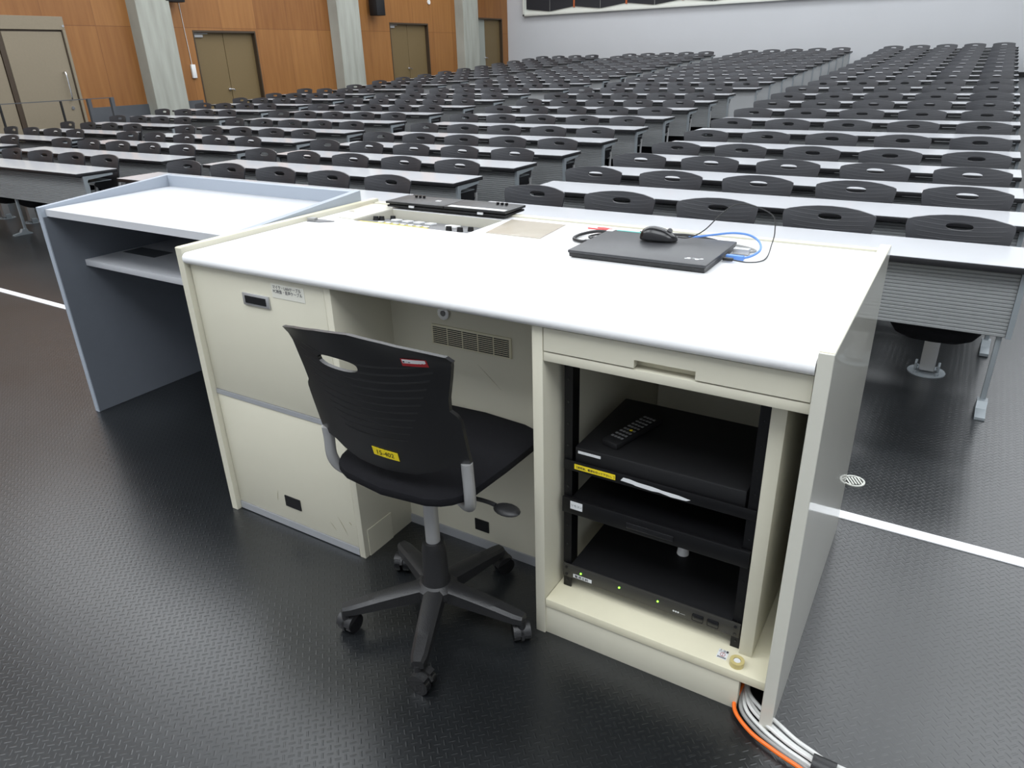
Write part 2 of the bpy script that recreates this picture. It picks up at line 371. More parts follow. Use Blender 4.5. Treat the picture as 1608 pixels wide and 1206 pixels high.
# ceiling light housings, including those of the added front fill row
for (x, y, sx, sy) in LIGHTS:
    t = thing('ceiling_light', 'large luminous light panel on the hall ceiling', 'ceiling light', (x, y, CEIL), 0, 'ceiling lights above the frame')
    bm = nb(); box(bm, -sx/2-.05, sx/2+.05, -sy/2-.05, sy/2+.05, -.07, -.0005, .005); obj('housing', bm, M['lamp_body'], t)

# wall fittings
sb = thing('wall_switch_box', 'small white switch box on the wood wall left of the nearer brown double door', 'switch', (WX, 10.26, 1.33))
bm = nb(); box(bm, 0, .05, 0, .10, 0, .26, .01); obj('cover', bm, M['white_plastic'], sb)
bm = nb(); tube(bm, [(.01, .05, .26), (.01, .02, 1.2), (.01, 0, 1.75)], .006, 6); obj('cord', bm, M['cable_white'], sb)
for nm, (yy, zz) in (('further along the wood wall, between the second and third concrete pillars', (15.95, 2.66)), ('on the wood wall just past the first concrete pillar', (10.0, 3.28) ) ):
    # speakers hang near the top edge of the frame
    t = thing('wall_loudspeaker', 'black loudspeaker ' + nm, 'loudspeaker', (WX, yy, zz-.75 if yy > 12 else zz-.57))
    bm = nb()
    if yy > 12: box(bm, .10, .36, -.16, .16, .72, 1.3, .01)
    else: box(bm, .08, .30, -.22, .22, .0, .3, .01)
    obj('cabinet', bm, M['black_matt'], t)
    bm = nb(); z0 = .9 if yy > 12 else .1
    box(bm, 0, .11, -.03, .03, z0, z0+.1); obj('bracket', bm, M['silver'], t)
bm = nb(); cyl(bm, (WX, 18.42, 3.05), .06, .03, axis='x'); tag(obj('wall_sensor', bm, M['white_plastic']), 'small round white sensor on the wood wall above the further brown double door', 'sensor')
# handrail in front of the big tan door
hr = thing('handrail', 'thin dark metal handrail in front of the large tan sliding door', 'handrail', (-13.35, 0, 0))
bm = nb(); box(bm, -.008, .008, 3.2, 7.92, 1.077, 1.09); obj('rail', bm, M['dado'], hr)
for k, yy in enumerate((3.4, 4.3, 5.2, 6.06, 7.02)):
    bm = nb(); box(bm, -.012, .012, yy-.015, yy+.015, 0, 1.075); obj('post', bm, M['black_matt'], hr)
for yy in (7.5, 7.92):
    bm = nb(); box(bm, -.03, .03, yy-.03, yy+.03, 0, 1.09); obj('post', bm, M['dado'], hr)

# ---------------------------------------------------------------- desks
BLOCKS = [('right-hand', -2.643, .2795, 5), ('centre-right', -6.195, -3.276, 5), ('centre-left', -9.75, -6.828, 5), ('far-left', -12.74, -10.4035, 4)]
ORD = ['first', 'second', 'third', 'fourth', 'fifth', 'sixth', 'seventh', 'eighth', 'ninth', 'tenth', 'eleventh', 'twelfth', 'thirteenth', 'fourteenth', 'fifteenth', 'sixteenth', 'seventeenth', 'eighteenth', 'nineteenth', 'twentieth', 'twenty-first']
def make_desk(L, tall):
    t = thing('lecture_desk', 'x', 'desk')
    bm = nb(); box(bm, 0, L, 0, DEP, .672, .6985, .004); obj('edge_band', bm, M['desk_edge'], t)
    bm = nb(); box(bm, .002, L-.002, .002, DEP-.002, .6985, .7005); obj('tabletop', bm, M['desk_top'], t)
    bm = nb(); zb = .17 if tall else .37
    if tall:
        box(bm, .027, L-.027, .07, .085, zb, .665)
    else:
        n = 17; hh = (.655-zb)/n; pts = []
        for i in range(n):
            z = zb+i*hh
            pts += [(.0755, z), (.0705, z+.22*hh), (.070, z+.80*hh), (.0735, z+.95*hh)]
        pts += [(.078, .655), (.09, .655), (.09, zb)]
        prism(bm, pts, .027, L-.027, 'x')
    obj('modesty_panel', bm, M['desk_panel_brightened' if tall else 'desk_panel'], t, False)
    for x0 in (.004, L-.026):
        bm = nb(); prism(bm, [(.058, zb), (.09, zb), (.092, .62), (.10, .635), (.34, .652), (.34, .67), (.058, .67)], x0, x0+.022, 'x'); obj('end_frame', bm, M['desk_metal'], t, False)
    bm = nb(); box(bm, .05, L-.05, .10, .34, .60, .606); obj('book_shelf', bm, M['desk_metal'], t, False)
    for x0 in (.04, L/2, L-.045):
        bm = nb(); box(bm, x0-.011, x0+.011, .092, .118, .02, .60, .004)
        prism(bm, [(-.02, 0), (.16, 0), (.16, .012), (.125, .03), (.115, .06), (.07, .06), (.05, .03), (-.02, .015)], x0-.021, x0+.021, 'x')
        obj('leg', bm, M['desk_metal'], t)
    return t
protos = {}
for k in range(21):
    for bi, (bn, x0, x1, nc) in enumerate(BLOCKS):
        if k == 0 and bi == 3: continue
        key = (nc, k > 9)
        if key not in protos: t = protos[key] = make_desk(x1-x0, k > 9)
        else: t = dup_tree(protos[key])
        t.location = (x0, ROW_Y[k], ROW_Z[k]-.70)
        t['label'] = 'white-topped long desk, %s row from the front, %s block of desks' % (ORD[k], bn)
        t['group'] = 'lecture desks in the %s block' % bn

# ---------------------------------------------------------------- moulded chair backs
def resample(poly, angs, c):
    out = []
    for a in angs:
        d = Vector((math.cos(a), math.sin(a))); best = None
        for i in range(len(poly)):
            p, q = Vector(poly[i])-c, Vector(poly[(i+1) % len(poly)])-c
            e = q-p; den = d.x*e.y-d.y*e.x
            if abs(den) < 1e-9: continue
            t = (p.x*e.y-p.y*e.x)/den; s = (p.x*d.y-p.y*d.x)/den
            if t > 0 and -1e-6 <= s <= 1+1e-6 and (best is None or t > best): best = t
        out.append(c + d*best)
    return out
def back_mesh(bm, W=.245, H=.33, n=56, rings=7, hc=(0, .258), hole=(.062, .0165), curve=.045, lean=.22, ear=.02, th=.011, drop=.03, flip=1, straight=False):
    """thin curved shell; x across, z up from the clamp line, seat side is +y*flip"""
    c = Vector(hc); half = [(W*.98, H-.035), (W, H-.028), (W*.97, H-.012), (W*.75, H+.002), (W*.4, H+.012), (0, H+.016)]
    outl = [(0, -drop), (W*.35, -drop*.85), (W*.58, -drop*.4), (W*.70, .0), (W*.78, .008), (W*.86, .002), (W*.95, .002), (W*.958, .02), (W*.955, .15), (W*.93, .165), (W*.875, .18), (W*.89, .215)] + half
    if straight: outl = [(0, -drop), (W*.35, -drop*.85), (W*.6, -drop*.2), (W*.8, .012), (W*.88, .03), (W*.90, .10), (W*.95, .20), (W*.99, H-.05)] + [(W, H-.03), (W*.985, H-.012), (W*.88, H-.004), (W*.6, H+.006), (W*.3, H+.012), (0, H+.014)]
    outl = outl + [(-x, z) for x, z in outl[::-1][1:-1]]
    angs = [2*PI*i/n + 1e-4 for i in range(n)]
    extra = []
    for p in outl:
        a = math.atan2(p[1]-c.y, p[0]-c.x) % (2*PI); extra.append(a)
    angs = sorted(set(round(a, 5) for a in angs + extra))
    A2 = [angs[0]]
    for a in angs[1:]:
        if a-A2[-1] > .02: A2.append(a)
    angs = A2; n = len(angs)
    O = resample(outl, angs, c)
    Hh = []
    for a in angs:
        ca, sa = math.cos(a), math.sin(a); r = (abs(ca/hole[0])**2.6 + abs(sa/hole[1])**2.6)**(-1/2.6); Hh.append(c + Vector((ca*r, sa*r)))
    def bend(p):
        x, z = p.x, p.y
        y = curve*(x/W)**2 - lean*z + .10*z*z
        y -= ear*max(0, (z-(H-.06))/.06)**2 * (abs(x)/W)**1.5
        return y
    def layer(off):
        R = []
        for j in range(rings+1):
            t = (j/rings)**.9
            R.append([(lambda p: bm.verts.new((p.x, flip*bend(p)+off, p.y)))(Hh[i]*(1-t)+O[i]*t) for i in range(n)])
        return R
    A, B = layer(0), layer(-flip*th)
    for L, rev in ((A, False), (B, True)):
        for a, b in zip(L, L[1:]):
            for i in range(n):
                f = (a[i], a[(i+1) % n], b[(i+1) % n], b[i]); bm.faces.new(f[::-1] if rev else f)
    for i in range(n):
        bm.faces.new((A[0][i], A[0][(i+1) % n], B[0][(i+1) % n], B[0][i])); bm.faces.new((A[-1][i], B[-1][i], B[-1][(i+1) % n], A[-1][(i+1) % n]))

def seat_mesh(bm, w0, w1, y0, y1, zt, th, bow=.03, dish=False):
    """cushion: back width w0 at y0, front width w1 at y1, rounded corners"""
    outl = []
    for i in range(24):
        a = 2*PI*i/24; e = .35
        cx = math.copysign(abs(math.cos(a))**e, math.cos(a)); cy = math.copysign(abs(math.sin(a))**e, math.sin(a))
        yy = (y0+y1)/2 + cy*(y1-y0)/2; t = (yy-y0)/(y1-y0); ww = (w0*(1-t)+w1*t)/2
        yy += (-bow if cy < 0 else bow*.6)*(1-abs(cx)**2) if abs(cy) > .6 else 0
        outl.append((cx*ww, yy))
    cy0 = (y0+y1)/2
    prof_ = [(.90, -th), (.985, -th*.85), (1.0, -th*.5), (.99, -th*.15), (.95, 0), (.75, -.004), (.4, -.008)]
    if dish: prof_ = [(.35, -th), (.62, -th*.93), (.84, -th*.72), (.95, -th*.45), (1.0, -th*.22), (.99, -th*.08), (.95, 0), (.6, -.006)]
    rings = [[bm.verts.new((x*s, cy0+(y-cy0)*s, zt+z)) for x, y in outl] for s, z in prof_]
    for a, b in zip(rings, rings[1:]):
        for i in range(24): bm.faces.new((a[i], a[(i+1) % 24], b[(i+1) % 24], b[i]))
    bm.faces.new(rings[0][::-1]); bm.faces.new(rings[-1])

# lecture chair: origin on the floor under the pedestal, person faces -Y
def lecture_chair_parts():
    P = []
    bm = nb(); back_mesh(bm, W=.226, H=.30, n=40, rings=5, curve=.05, lean=.24, ear=.006, flip=-1, hc=(0, .262), hole=(.058, .0165), straight=True)
    bmesh.ops.translate(bm, verts=bm.verts, vec=(0, -.035, .487)); P.append(('backrest', bm, M['chair_shell']))
    bm = nb(); seat_mesh(bm, .40, .42, -.315, -.02, .375, .125, bow=.03, dish=True); P.append(('seat', bm, M['black_fabric']))
    for s in (-1, 1):
        bm = nb(); tube(bm, [(s*.198, -.048, .56), (s*.198, -.060, .46), (s*.195, -.08, .33), (s*.16, -.11, .27), (s*.04, -.14, .262)], .0125, 8, 5); P.append(('back_tube', bm, M['silver']))
    bm = nb(); box(bm, -.035, .035, -.045, .025, .02, .26, .006); box(bm, -.03, .03, -.20, .025, .24, .285, .006); P.append(('pedestal', bm, M['silver']))
    bm = nb(); cyl(bm, (0, -.01, 0), .088, .008, 28); 
    for a in range(4):
        cyl(bm, (.07*math.cos(a*PI/2+.8), -.01+.07*math.sin(a*PI/2+.8), .008), .009, .012, 6)
    for s in (-1, 1): box(bm, s*.052-.006, s*.052+.006, -.04, .02, .008, .055, .003)
    P.append(('base_plate', bm, M['desk_metal']))
    return P
def simple_chair(bm):
    back_mesh(bm, W=.226, H=.30, n=14, rings=2, curve=.05, lean=.24, ear=.006, flip=-1, hc=(0, .262), hole=(.058, .0165), straight=True)
    bmesh.ops.translate(bm, verts=bm.verts, vec=(0, -.035, .487))
    seat_mesh(bm, .40, .42, -.315, -.02, .375, .125, bow=.03, dish=True)
    box(bm, -.035, .035, -.045, .025, .0, .33)
spots = []
for k in range(21):
    for bi, (bn, x0, x1, nc) in enumerate(BLOCKS):
        pitch = (x1-x0)/nc
        for i in range(nc):
            x = x1 - pitch*(i+.5) ; y = ROW_Y[k] + .478; f = ROW_Z[k]-.70
            px, py, d = project((x, y, f+.72))
            if px < -20 or px > 1650: continue
            spots.append((d, k, bi, i, x, y, f))
spots.sort()
nth = ['first', 'second', 'third', 'fourth', 'fifth']
first_full = first_low = None
for n, (d, k, bi, i, x, y, f) in enumerate(spots[:300]):
    if d < 11.5:
        if first_full is None:
            t = thing('lecture_chair', 'x', 'chair')
            for nm, b_, m_ in lecture_chair_parts():
                o_ = obj(nm, b_, m_, t)
                if nm == 'backrest': o_.data.transform(Matrix.Translation((0, 0, -.487))); o_.location = (0, 0, .487)
            first_full = t
        else: t = dup_tree(first_full)
    else:
        if first_low is None:
            b_ = nb(); simple_chair(b_); t = first_low = obj('lecture_chair', b_, M['shell_plain'])
        else:
            t = first_low.copy(); C.objects.link(t)
    t.location = (x, y, f); t.rotation_euler = (0, 0, random.uniform(-.06, .06))
    side = nth[i]+' from the right' if i else 'rightmost'
    tag(t, 'dark grey chair, %s, in the %s row from the front, %s block' % (side, ORD[k], BLOCKS[bi][0]), 'chair', 'chairs behind the desks of the %s block' % BLOCKS[bi][0])
rest = spots[300:]
if rest:
    me0 = first_low.data; bm = nb()
    for (d, k, bi, i, x, y, f) in rest:
        nv = len(bm.verts); bm.from_mesh(me0); bm.verts.ensure_lookup_table()
        bmesh.ops.translate(bm, verts=bm.verts[nv:], vec=(x, y, f))
    tag(obj('lecture_chairs_far', bm, M['shell_plain']), 'the remaining dark grey chairs of the rearmost rows below the white back wall', 'chairs', kind='stuff').name = 'lecture_chair_rows'

# ---------------------------------------------------------------- lecturer's console
CX, CY, CR = -2.1612, 1.3741, math.radians(.527)
def cthing(name, label, cat, loc=(0, 0, 0), rz=0, group=None):
    a = CR; x = CX + loc[0]*math.cos(a)-loc[1]*math.sin(a); y = CY + loc[0]*math.sin(a)+loc[1]*math.cos(a)
    return thing(name, label, cat, (x, y, loc[2]), CR+rz, group)
W_, D_, H_ = 2.004, .965, 1.009; TOP = .993
con = cthing('lecture_console', 'large cream and white lecturer console desk with an open equipment rack', 'desk')
for (a, b) in ((0, .03), (1.974, 2.004)):
    bm = nb(); box(bm, a, b, 0, D_, 0, H_, .0015, 1); obj('side_panel', bm, M['cream'] if a < 1 else M['cream_gloss'], con, False)
    bm = nb(); box(bm, a+.001, b-.001, .004, D_-.004, H_, H_+.0012); obj('edge_strip', bm, M['cream_edge'], con)
# worktop with a well cut in it
def worktop():
    bm = nb(); x0, x1 = .0315, 1.9725; wx0, wx1, wy0, wy1 = .19, .72, .63, .865; yb = .93; zt, zb = TOP, .955
    fr = []
    for i in range(9):
        a = -PI/2 + PI*i/8; fr.append((-.003+.019-.019*math.cos(a)-.0, (zt+zb)/2 + .019*math.sin(a)))
    # front strip
    prism(bm, [(wy0, zb)] + fr + [(wy0, zt)], x0, x1, 'x')
    box(bm, x0, wx0, wy0, wy1, zb, zt); box(bm, wx1, x1, wy0, wy1, zb, zt); box(bm, x0, x1, wy1, yb, zb, zt)
    bmesh.ops.remove_doubles(bm, verts=bm.verts, dist=.0001)
    return bm
obj('worktop', worktop(), M['worktop'], con)
bm = nb(); box(bm, .0315, 1.9725, .932, D_, .02, .999, .002); obj('back_panel', bm, M['cream'], con)
# control well
bm = nb(); box(bm, .19, .72, .63, .865, .895, .90); box(bm, .185, .1905, .62, .873, .895, .9925); box(bm, .7195, .725, .62, .873, .895, .9925); box(bm, .19, .72, .8645, .870, .895, .9925); box(bm, .19, .72, .624, .6305, .895, .9925)
obj('control_well', bm, M['beige_case'], con)
bm = nb(); prism(bm, [(.105, .645), (.189, .64), (.189, .868), (.10, .92), (.055, .92)], TOP, TOP+.003, 'z'); obj('well_surround', bm, M['beige_case'], con)
cpb = nb(); box(cpb, 0, .518, 0, .218, -.02, 0, .002); cp = obj('control_panel', cpb, M['gasket'], con); cp.location = (.196, .634, .989); cp.rotation_euler = (math.radians(-7.5), 0, 0)
tag(cp, 'dark control panel with buttons')
bm = nb(); box(bm, .005, .33, .004, .030, 0, .0015); obj('yellow_tape', bm, M['yellow'], cp)
bm = nb(); box(bm, .08, .22, .055, .066, 0, .0012); obj('yellow_tape', bm, M['yellow'], cp)
bm = nb(); box(bm, .24, .31, .055, .063, 0, .0012); obj('yellow_tape', bm, M['yellow'], cp)
for i in range(7):
    bm = nb(); box(bm, .085+.036*i, .105+.036*i, .034, .049, 0, .006, .002); obj('button', bm, M['white_plastic'], cp)
for i in range(4):
    bm = nb(); box(bm, .08+.055*i, .112+.055*i, .115, .150, 0, .008, .002); obj('button', bm, M['label_white'], cp)
for (x, y_) in ((.018, .10), (.03, .12), (.045, .17), (.42, .03), (.465, .035), (.48, .08)):
    bm = nb(); cyl(bm, (x, y_, 0), .012, .016, 16, .010); obj('knob', bm, M['black_gloss'], cp)
bm = nb(); box(bm, .35, .40, .10, .135, 0, .010, .003); obj('button', bm, M['white_plastic'], cp)
# folded-back lid lying behind the well
LX, LY, LZ = .15, .872, TOP+.0075
bm = nb(); box(bm, LX, LX+.29, LY, LY+.15, LZ+.013, LZ+.023, .002); lid = obj('control_lid', bm, M['black_plastic'], con)
tag(lid, 'long black folded lid')
bm = nb(); box(bm, LX+.292, LX+.575, LY, LY+.15, LZ+.013, LZ+.023, .002); obj('lid_leaf', bm, M['black_plastic'], lid)
bm = nb(); box(bm, LX+.005, LX+.57, LY+.002, LY+.148, LZ, LZ+.008, .002); obj('lid_leaf', bm, M['black_matt'], lid)
bm = nb(); box(bm, LX+.01, LX+.56, LY+.012, LY+.135, LZ+.0081, LZ+.0129); obj('hinge_core', bm, M['rack_metal'], lid)
for x in (.07, .09, .11, .47, .49, .51):
    bm = nb(); cyl(bm, (LX+x, LY+.115, LZ+.023), .006, .008, 12); obj('rubber_foot', bm, M['black_gloss'], lid)
bm = nb(); box(bm, LX+.31, LX+.568, LY+.003, LY+.028, LZ+.0232, LZ+.0240); obj('white_label', bm, M['label_white'], lid)
bm = nb(); box(bm, LX+.2, LX+.222, LY+.07, LY+.088, LZ+.0232, LZ+.0240); obj('white_label', bm, M['label_white'], lid)
bm = nb(); box(bm, LX+.12, LX+.145, LY-.002, LY+.004, LZ+.004, LZ+.012); obj('white_clip', bm, M['label_white'], lid)
bm = nb(); box(bm, LX+.45, LX+.475, LY-.002, LY+.004, LZ+.004, LZ+.012); obj('white_clip', bm, M['label_white'], lid)
# left cupboard
bm = nb(); box(bm, .031, .655, .045, .60, .03, .955); obj('cupboard_body', bm, M['cream'], con)
bm = nb(); box(bm, .634, .66, .018, .60, 0, .954, .002); obj('cupboard_end', bm, M['cream'], con)
dr = []
for (z0, z1) in ((.505, .9535), (.035, .484)):
    bm = nb(); box(bm, .032, .632, .02, .044, z0, z1, .0015); dr.append(obj('door', bm, M['cream'], con))
for (z0, z1) in ((.486, .503), (.004, .033)):
    bm = nb(); box(bm, .032, .633, .018, .043, z0, z1); obj('metal_strip', bm, M['grey_kick'], con)
bm = nb(); box(bm, .275, .395, .014, .0215, .852, .892, .002); obj('pull_handle', bm, M['silver'], dr[0])
bm = nb(); box(bm, .288, .382, .0125, .016, .860, .884); obj('handle_recess', bm, M['black_gloss'], dr[0])
bm = nb(); box(bm, .412, .552, .0188, .02, .893, .938); obj('paper_label', bm, M['label_cream'], dr[0])
text('label_writing', 'マイク・LANケーブル\nPC映像・音声ケーブル', .0132, M['ink_grey'], dr[0], front(.418, .0182, .923), squeeze=.93)
bm = nb(); box(bm, .296, .372, .0165, .0205, .098, .142); obj('cable_opening', bm, M['black_matt'], dr[1])
# knee space
bm = nb(); box(bm, .66, 1.326, .27, .295, .035, .955); kb = obj('knee_panel', bm, M['cream'], con)
bm = nb(); box(bm, .66, 1.326, .266, .292, 0, .034); obj('metal_strip', bm, M['grey_kick'], con)
bm = nb(); box(bm, .822, 1.112, .264, .27, .731, .797, .0015); obj('vent_frame', bm, M['cream_edge'], kb)
bm = nb()
for i in range(9):
    for j in range(5):
        box(bm, .829+.0562*j, .829+.0562*j+.052, .2628, .2645, .7365+.0063*i, .7365+.0063*i+.0029)
obj('vent_slot', bm, M['black_matt'], kb)
bm = nb(); cyl(bm, (.873, .262, .838), .021, .008, 28, axis='y'); obj('round_lock', bm, M['chrome'], kb)
bm = nb(); cyl(bm, (.873, .2605, .838), .009, .003, 16, axis='y'); obj('keyhole', bm, M['gasket'], kb)
bm = nb(); box(bm, .945, 1.0, .2665, .2705, .068, .112); obj('cable_opening', bm, M['black_matt'], kb)
bm = nb(); box(bm, .6602, .6625, .04, .16, .0, .105); obj('kick_patch', bm, M['cream'], con)
def scuff(par, x0, z0, x1, z1, y, wd=.002):
    dx, dz = x1-x0, z1-z0; L = math.hypot(dx, dz); nx, nz = -dz/L*wd, dx/L*wd
    bm = nb(); prism(bm, [(x0, z0), (x1, z1), ((x0*.3+x1*.7)+nx, (z0*.3+z1*.7)+nz), ((x0*.7+x1*.3)+nx, (z0*.7+z1*.3)+nz)], y-.0004, y+.0002, 'y')
    obj('scuff_mark', bm, M['scuff'], par)
scuff(kb, .985, .69, 1.07, .62, .27, .0012)
scuff(dr[1], .55, .135, .588, .068, .02, .003); scuff(dr[1], .252, .10, .262, .15, .02, .003); scuff(dr[1], .51, .10, .535, .07, .02, .002); scuff(dr[1], .60, .13, .612, .118, .02, .004)
# rack cabinet
bm = nb(); box(bm, 1.326, 1.356, .018, .925, 0, .954, .002); obj('rack_side', bm, M['cream'], con)
bm = nb(); box(bm, 1.888, 1.922, .085, .925, .127, .865, .002); obj('rack_side', bm, M['cream'], con)
bm = nb(); box(bm, 1.357, 1.973, .02, .90, .100, .127, .002); obj('rack_floor', bm, M['cream_edge'], con)
bm = nb(); box(bm, 1.340, 1.911, .025, .05, 0, .099, .001); obj('kick_board', bm, M['cream'], con)
bm = nb(); box(bm, 1.357, 1.973, .02, .05, .865, .889, .0015); obj('top_rail', bm, M['cream'], con)
bm = nb(); box(bm, 1.357, 1.973, .05, .5, .868, .872); box(bm, 1.357, 1.973, .05, .07, .889, .95); obj('drawer_runner', bm, M['cream_edge'], con)
bm = nb(); prism(bm, [(1.359, .893), (1.592, .893), (1.592, .913), (1.734, .913), (1.734, .893), (1.971, .893), (1.971, .9515), (1.359, .9515)], .018, .038, 'y'); obj('drawer', bm, M['cream'], con)
bm = nb(); box(bm, 1.357, 1.973, .86, .885, .127, .86); obj('rack_back', bm, M['cream'], con)
for (a, b) in ((1.374, 1.398), (1.862, 1.886)):
    bm = nb(); box(bm, a, b, .10, .104, .128, .864); box(bm, a if a < 1.5 else b-.004, a+.004 if a < 1.5 else b, .104, .18, .128, .864); r = obj('rack_rail', bm, M['rack_metal'], con)
    for i in range(11):
        bm = nb(); cyl(bm, ((a+b)/2, .0985, .15+.064*i), .003, .002, 8, axis='y'); obj('screw_hole', bm, M['black_gloss'], r)
bm = nb(); box(bm, 1.842, 1.868, .0-.0+.045, .078, .127, .1273); b_ = bm; ft = obj('warning_sticker', b_, M['label_white'], con); 
ft.location = (0, 0, .0003)
text('sticker_writing', '⚠注意', .009, M['ink'], con, Matrix.Translation((1.8428, .0695, .1281)), squeeze=.85)
bm = nb(); ring(bm, (1.855, .0605, .1276), .0056, .0066, 0, .0006, 20); box(bm, 1.8545, 1.8555, .055, .066, .1277, .1282); obj('sticker_symbol', bm, M['red'], con)
bm = nb(); box(bm, 1.844, 1.866, .0475, .049, .1275, .1281); box(bm, 1.844, 1.866, .0505, .0520, .1275, .1281); obj('sticker_lines', bm, M['ink'], con)
# rack equipment (each a thing)
un = cthing('power_distributor', 'slim dark grey rack power unit with three green lamps, lowest in the rack', 'rack unit', (1.376, .090, .170))
bm = nb(); box(bm, .0, .508, 0, .006, 0, .044, .001); obj('face_plate', bm, M['unit_grey'], un)
bm = nb(); box(bm, .024, .484, .006, .44, .001, .043); obj('case', bm, M['black_matt'], un)
for x in (.058, .176, .288):
    bm = nb(); cyl(bm, (x, -.002, .027), .0026, .003, 10, axis='y'); obj('green_lamp', bm, M['led'], un)
for x in (.384, .424):
    bm = nb(); box(bm, x, x+.03, -.003, 0, .008, .03, .003); obj('switch', bm, M['black_gloss'], un)
bm = nb(); box(bm, .034, .092, -.0008, 0, .006, .0175); obj('white_label', bm, M['label_white'], un)
text('label_writing', '電源主幹', .010, M['ink'], un, front(.038, -.001, .0082), squeeze=1.1)
text('face_writing', '●●● ——', .007, M['label_white'], un, front(.33, -.0005, .012))
for x in (.012, .496):
    for z in (.01, .034):
        bm = nb(); cyl(bm, (x, -.002, z), .004, .003, 10, axis='y'); obj('screw', bm, M['black_gloss'], un)
bm = nb(); box(bm, 0, .508, 0, .012, 0, .048, .002); dw = obj('rack_drawer', bm, M['rack_metal'], con); dw.location = (1.376, .084, .395)
bm = nb(); box(bm, .024, .484, .012, .42, .002, .010); box(bm, .024, .028, .012, .42, .01, .044); box(bm, .48, .484, .012, .42, .01, .044); box(bm, .024, .484, .012, .42, .044, .047); obj('drawer_tray', bm, M['rack_metal'], dw)
bm = nb(); box(bm, .19, .32, -.003, 0, .012, .03, .002); obj('recessed_pull', bm, M['black_gloss'], dw)
bm = nb(); box(bm, .026, .062, -.0012, 0, .018, .042); obj('white_label', bm, M['label_white'], dw)
text('label_writing', 'リモコン', .0085, M['ink_grey'], dw, front(.028, -.0015, .027))
sh = cthing('rack_shelf', 'black rack shelf with yellow strip label and torn white label on its lip', 'shelf', (1.376, .094, .527))
bm = nb(); box(bm, 0, .508, 0, .004, 0, .030, .001); box(bm, .024, .484, .004, .46, 0, .006); obj('shelf_tray', bm, M['rack_metal'], sh)
bm = nb(); box(bm, .032, .150, -.001, 0, .008, .023); obj('yellow_label', bm, M['yellow'], sh)
text('label_writing', '【使用後、電源を切って下さい。】', .0078, M['ink'], sh, front(.034, -.0014, .0125), squeeze=.95)
bm = nb(); prism(bm, [(.165, .012), (.20, .010), (.206, .008), (.25, .006), (.27, .008), (.30, .004), (.34, .005), (.35, .010), (.32, .014), (.28, .015), (.25, .018), (.21, .019), (.19, .022), (.172, .022)], -.001, 0, 'y'); obj('torn_label', bm, M['label_white'], sh)
pl = cthing('disc_player', 'black disc player lying on the upper rack shelf in the console', 'disc player', (1.403, .106, .5335))
bm = nb(); box(bm, 0, .452, 0, .34, .004, .062, .004); obj('case', bm, M['black_matt'], pl)
bm = nb(); box(bm, .01, .075, -.002, 0, .045, .052); obj('disc_tray', bm, M['label_white'], pl)
for x in (.03, .42):
    for y_ in (.03, .30):
        bm = nb(); cyl(bm, (x, y_, 0), .012, .004, 12); obj('foot', bm, M['black_matt'], pl)
rc = cthing('remote_control', 'long black remote control lying on the disc player in the console rack', 'remote control', (1.46, .15, .596), -.25)
bm = nb(); box(bm, 0, .05, 0, .21, 0, .018, .004); obj('body', bm, M['black_matt'], rc)
for i in range(4):
    for j in range(9):
        bm = nb(); box(bm, .007+.010*i, .014+.010*i, .03+.018*j, .037+.018*j, .018, .0195); obj('key', bm, M['gasket'] if (i, j) != (2, 3) else M['yellow'], rc)
pg = cthing('plug_adapter', 'small pale grey plug adapter on the power unit in the console rack', 'plug', (1.66, .30, .2135))
bm = nb(); cyl(bm, (0, 0, 0), .018, .03, 16, .014); tube(bm, [(0, 0, .03), (.005, .02, .06), (.03, .10, .05), (.05, .2, .02)], .004, 6); obj('plug_body', bm, M['white_plastic'], pg)
tr = cthing('tape_roll', 'small roll of clear yellowish tape on the cream rack floor of the console', 'tape', (1.895, .045, .1276))
bm = nb(); ring(bm, (0, 0, 0), .0095, .018, 0, .015); obj('tape', bm, M['tape'], tr)
bm = nb(); cyl(bm, (0, 0, .001), .0085, .012, 20); obj('core', bm, M['label_white'], tr)

# ---------------------------------------------------------------- things on the worktop
lt = cthing('laptop', 'closed black laptop computer on the white console top', 'laptop', (1.182, .485, TOP+.0005), .0)
bm = nb()
prism(bm, [(.006, .003), (.03, 0), (.29, 0), (.304, .004), (.304, .014), (.002, .014)], .004, .414, 'x'); obj('base', bm, M['black_plastic'], lt)
bm = nb(); box(bm, 0, .418, 0, .305, .0145, .024, .003); ld = obj('lid', bm, M['laptop'], lt)
bm = nb()
for (x, y_, r_) in ((.352, .055, .007), (.364, .058, .005), (.376, .052, .006), (.387, .061, .005), (.345, .050, .004)): cyl(bm, (x, y_, .024), r_, .0006, 10)
box(bm, .355, .385, .055, .0595, .024, .0246); obj('scuffed_sticker', bm, M['label_white'], ld)
bm = nb(); box(bm, .0, .022, .275, .302, .0241, .0248); obj('corner_sticker', bm, M['label_white'], ld)
bm = nb(); box(bm, .03, .15, .291, .303, .0241, .0248); obj('teal_sticker', bm, M['teal'], ld)
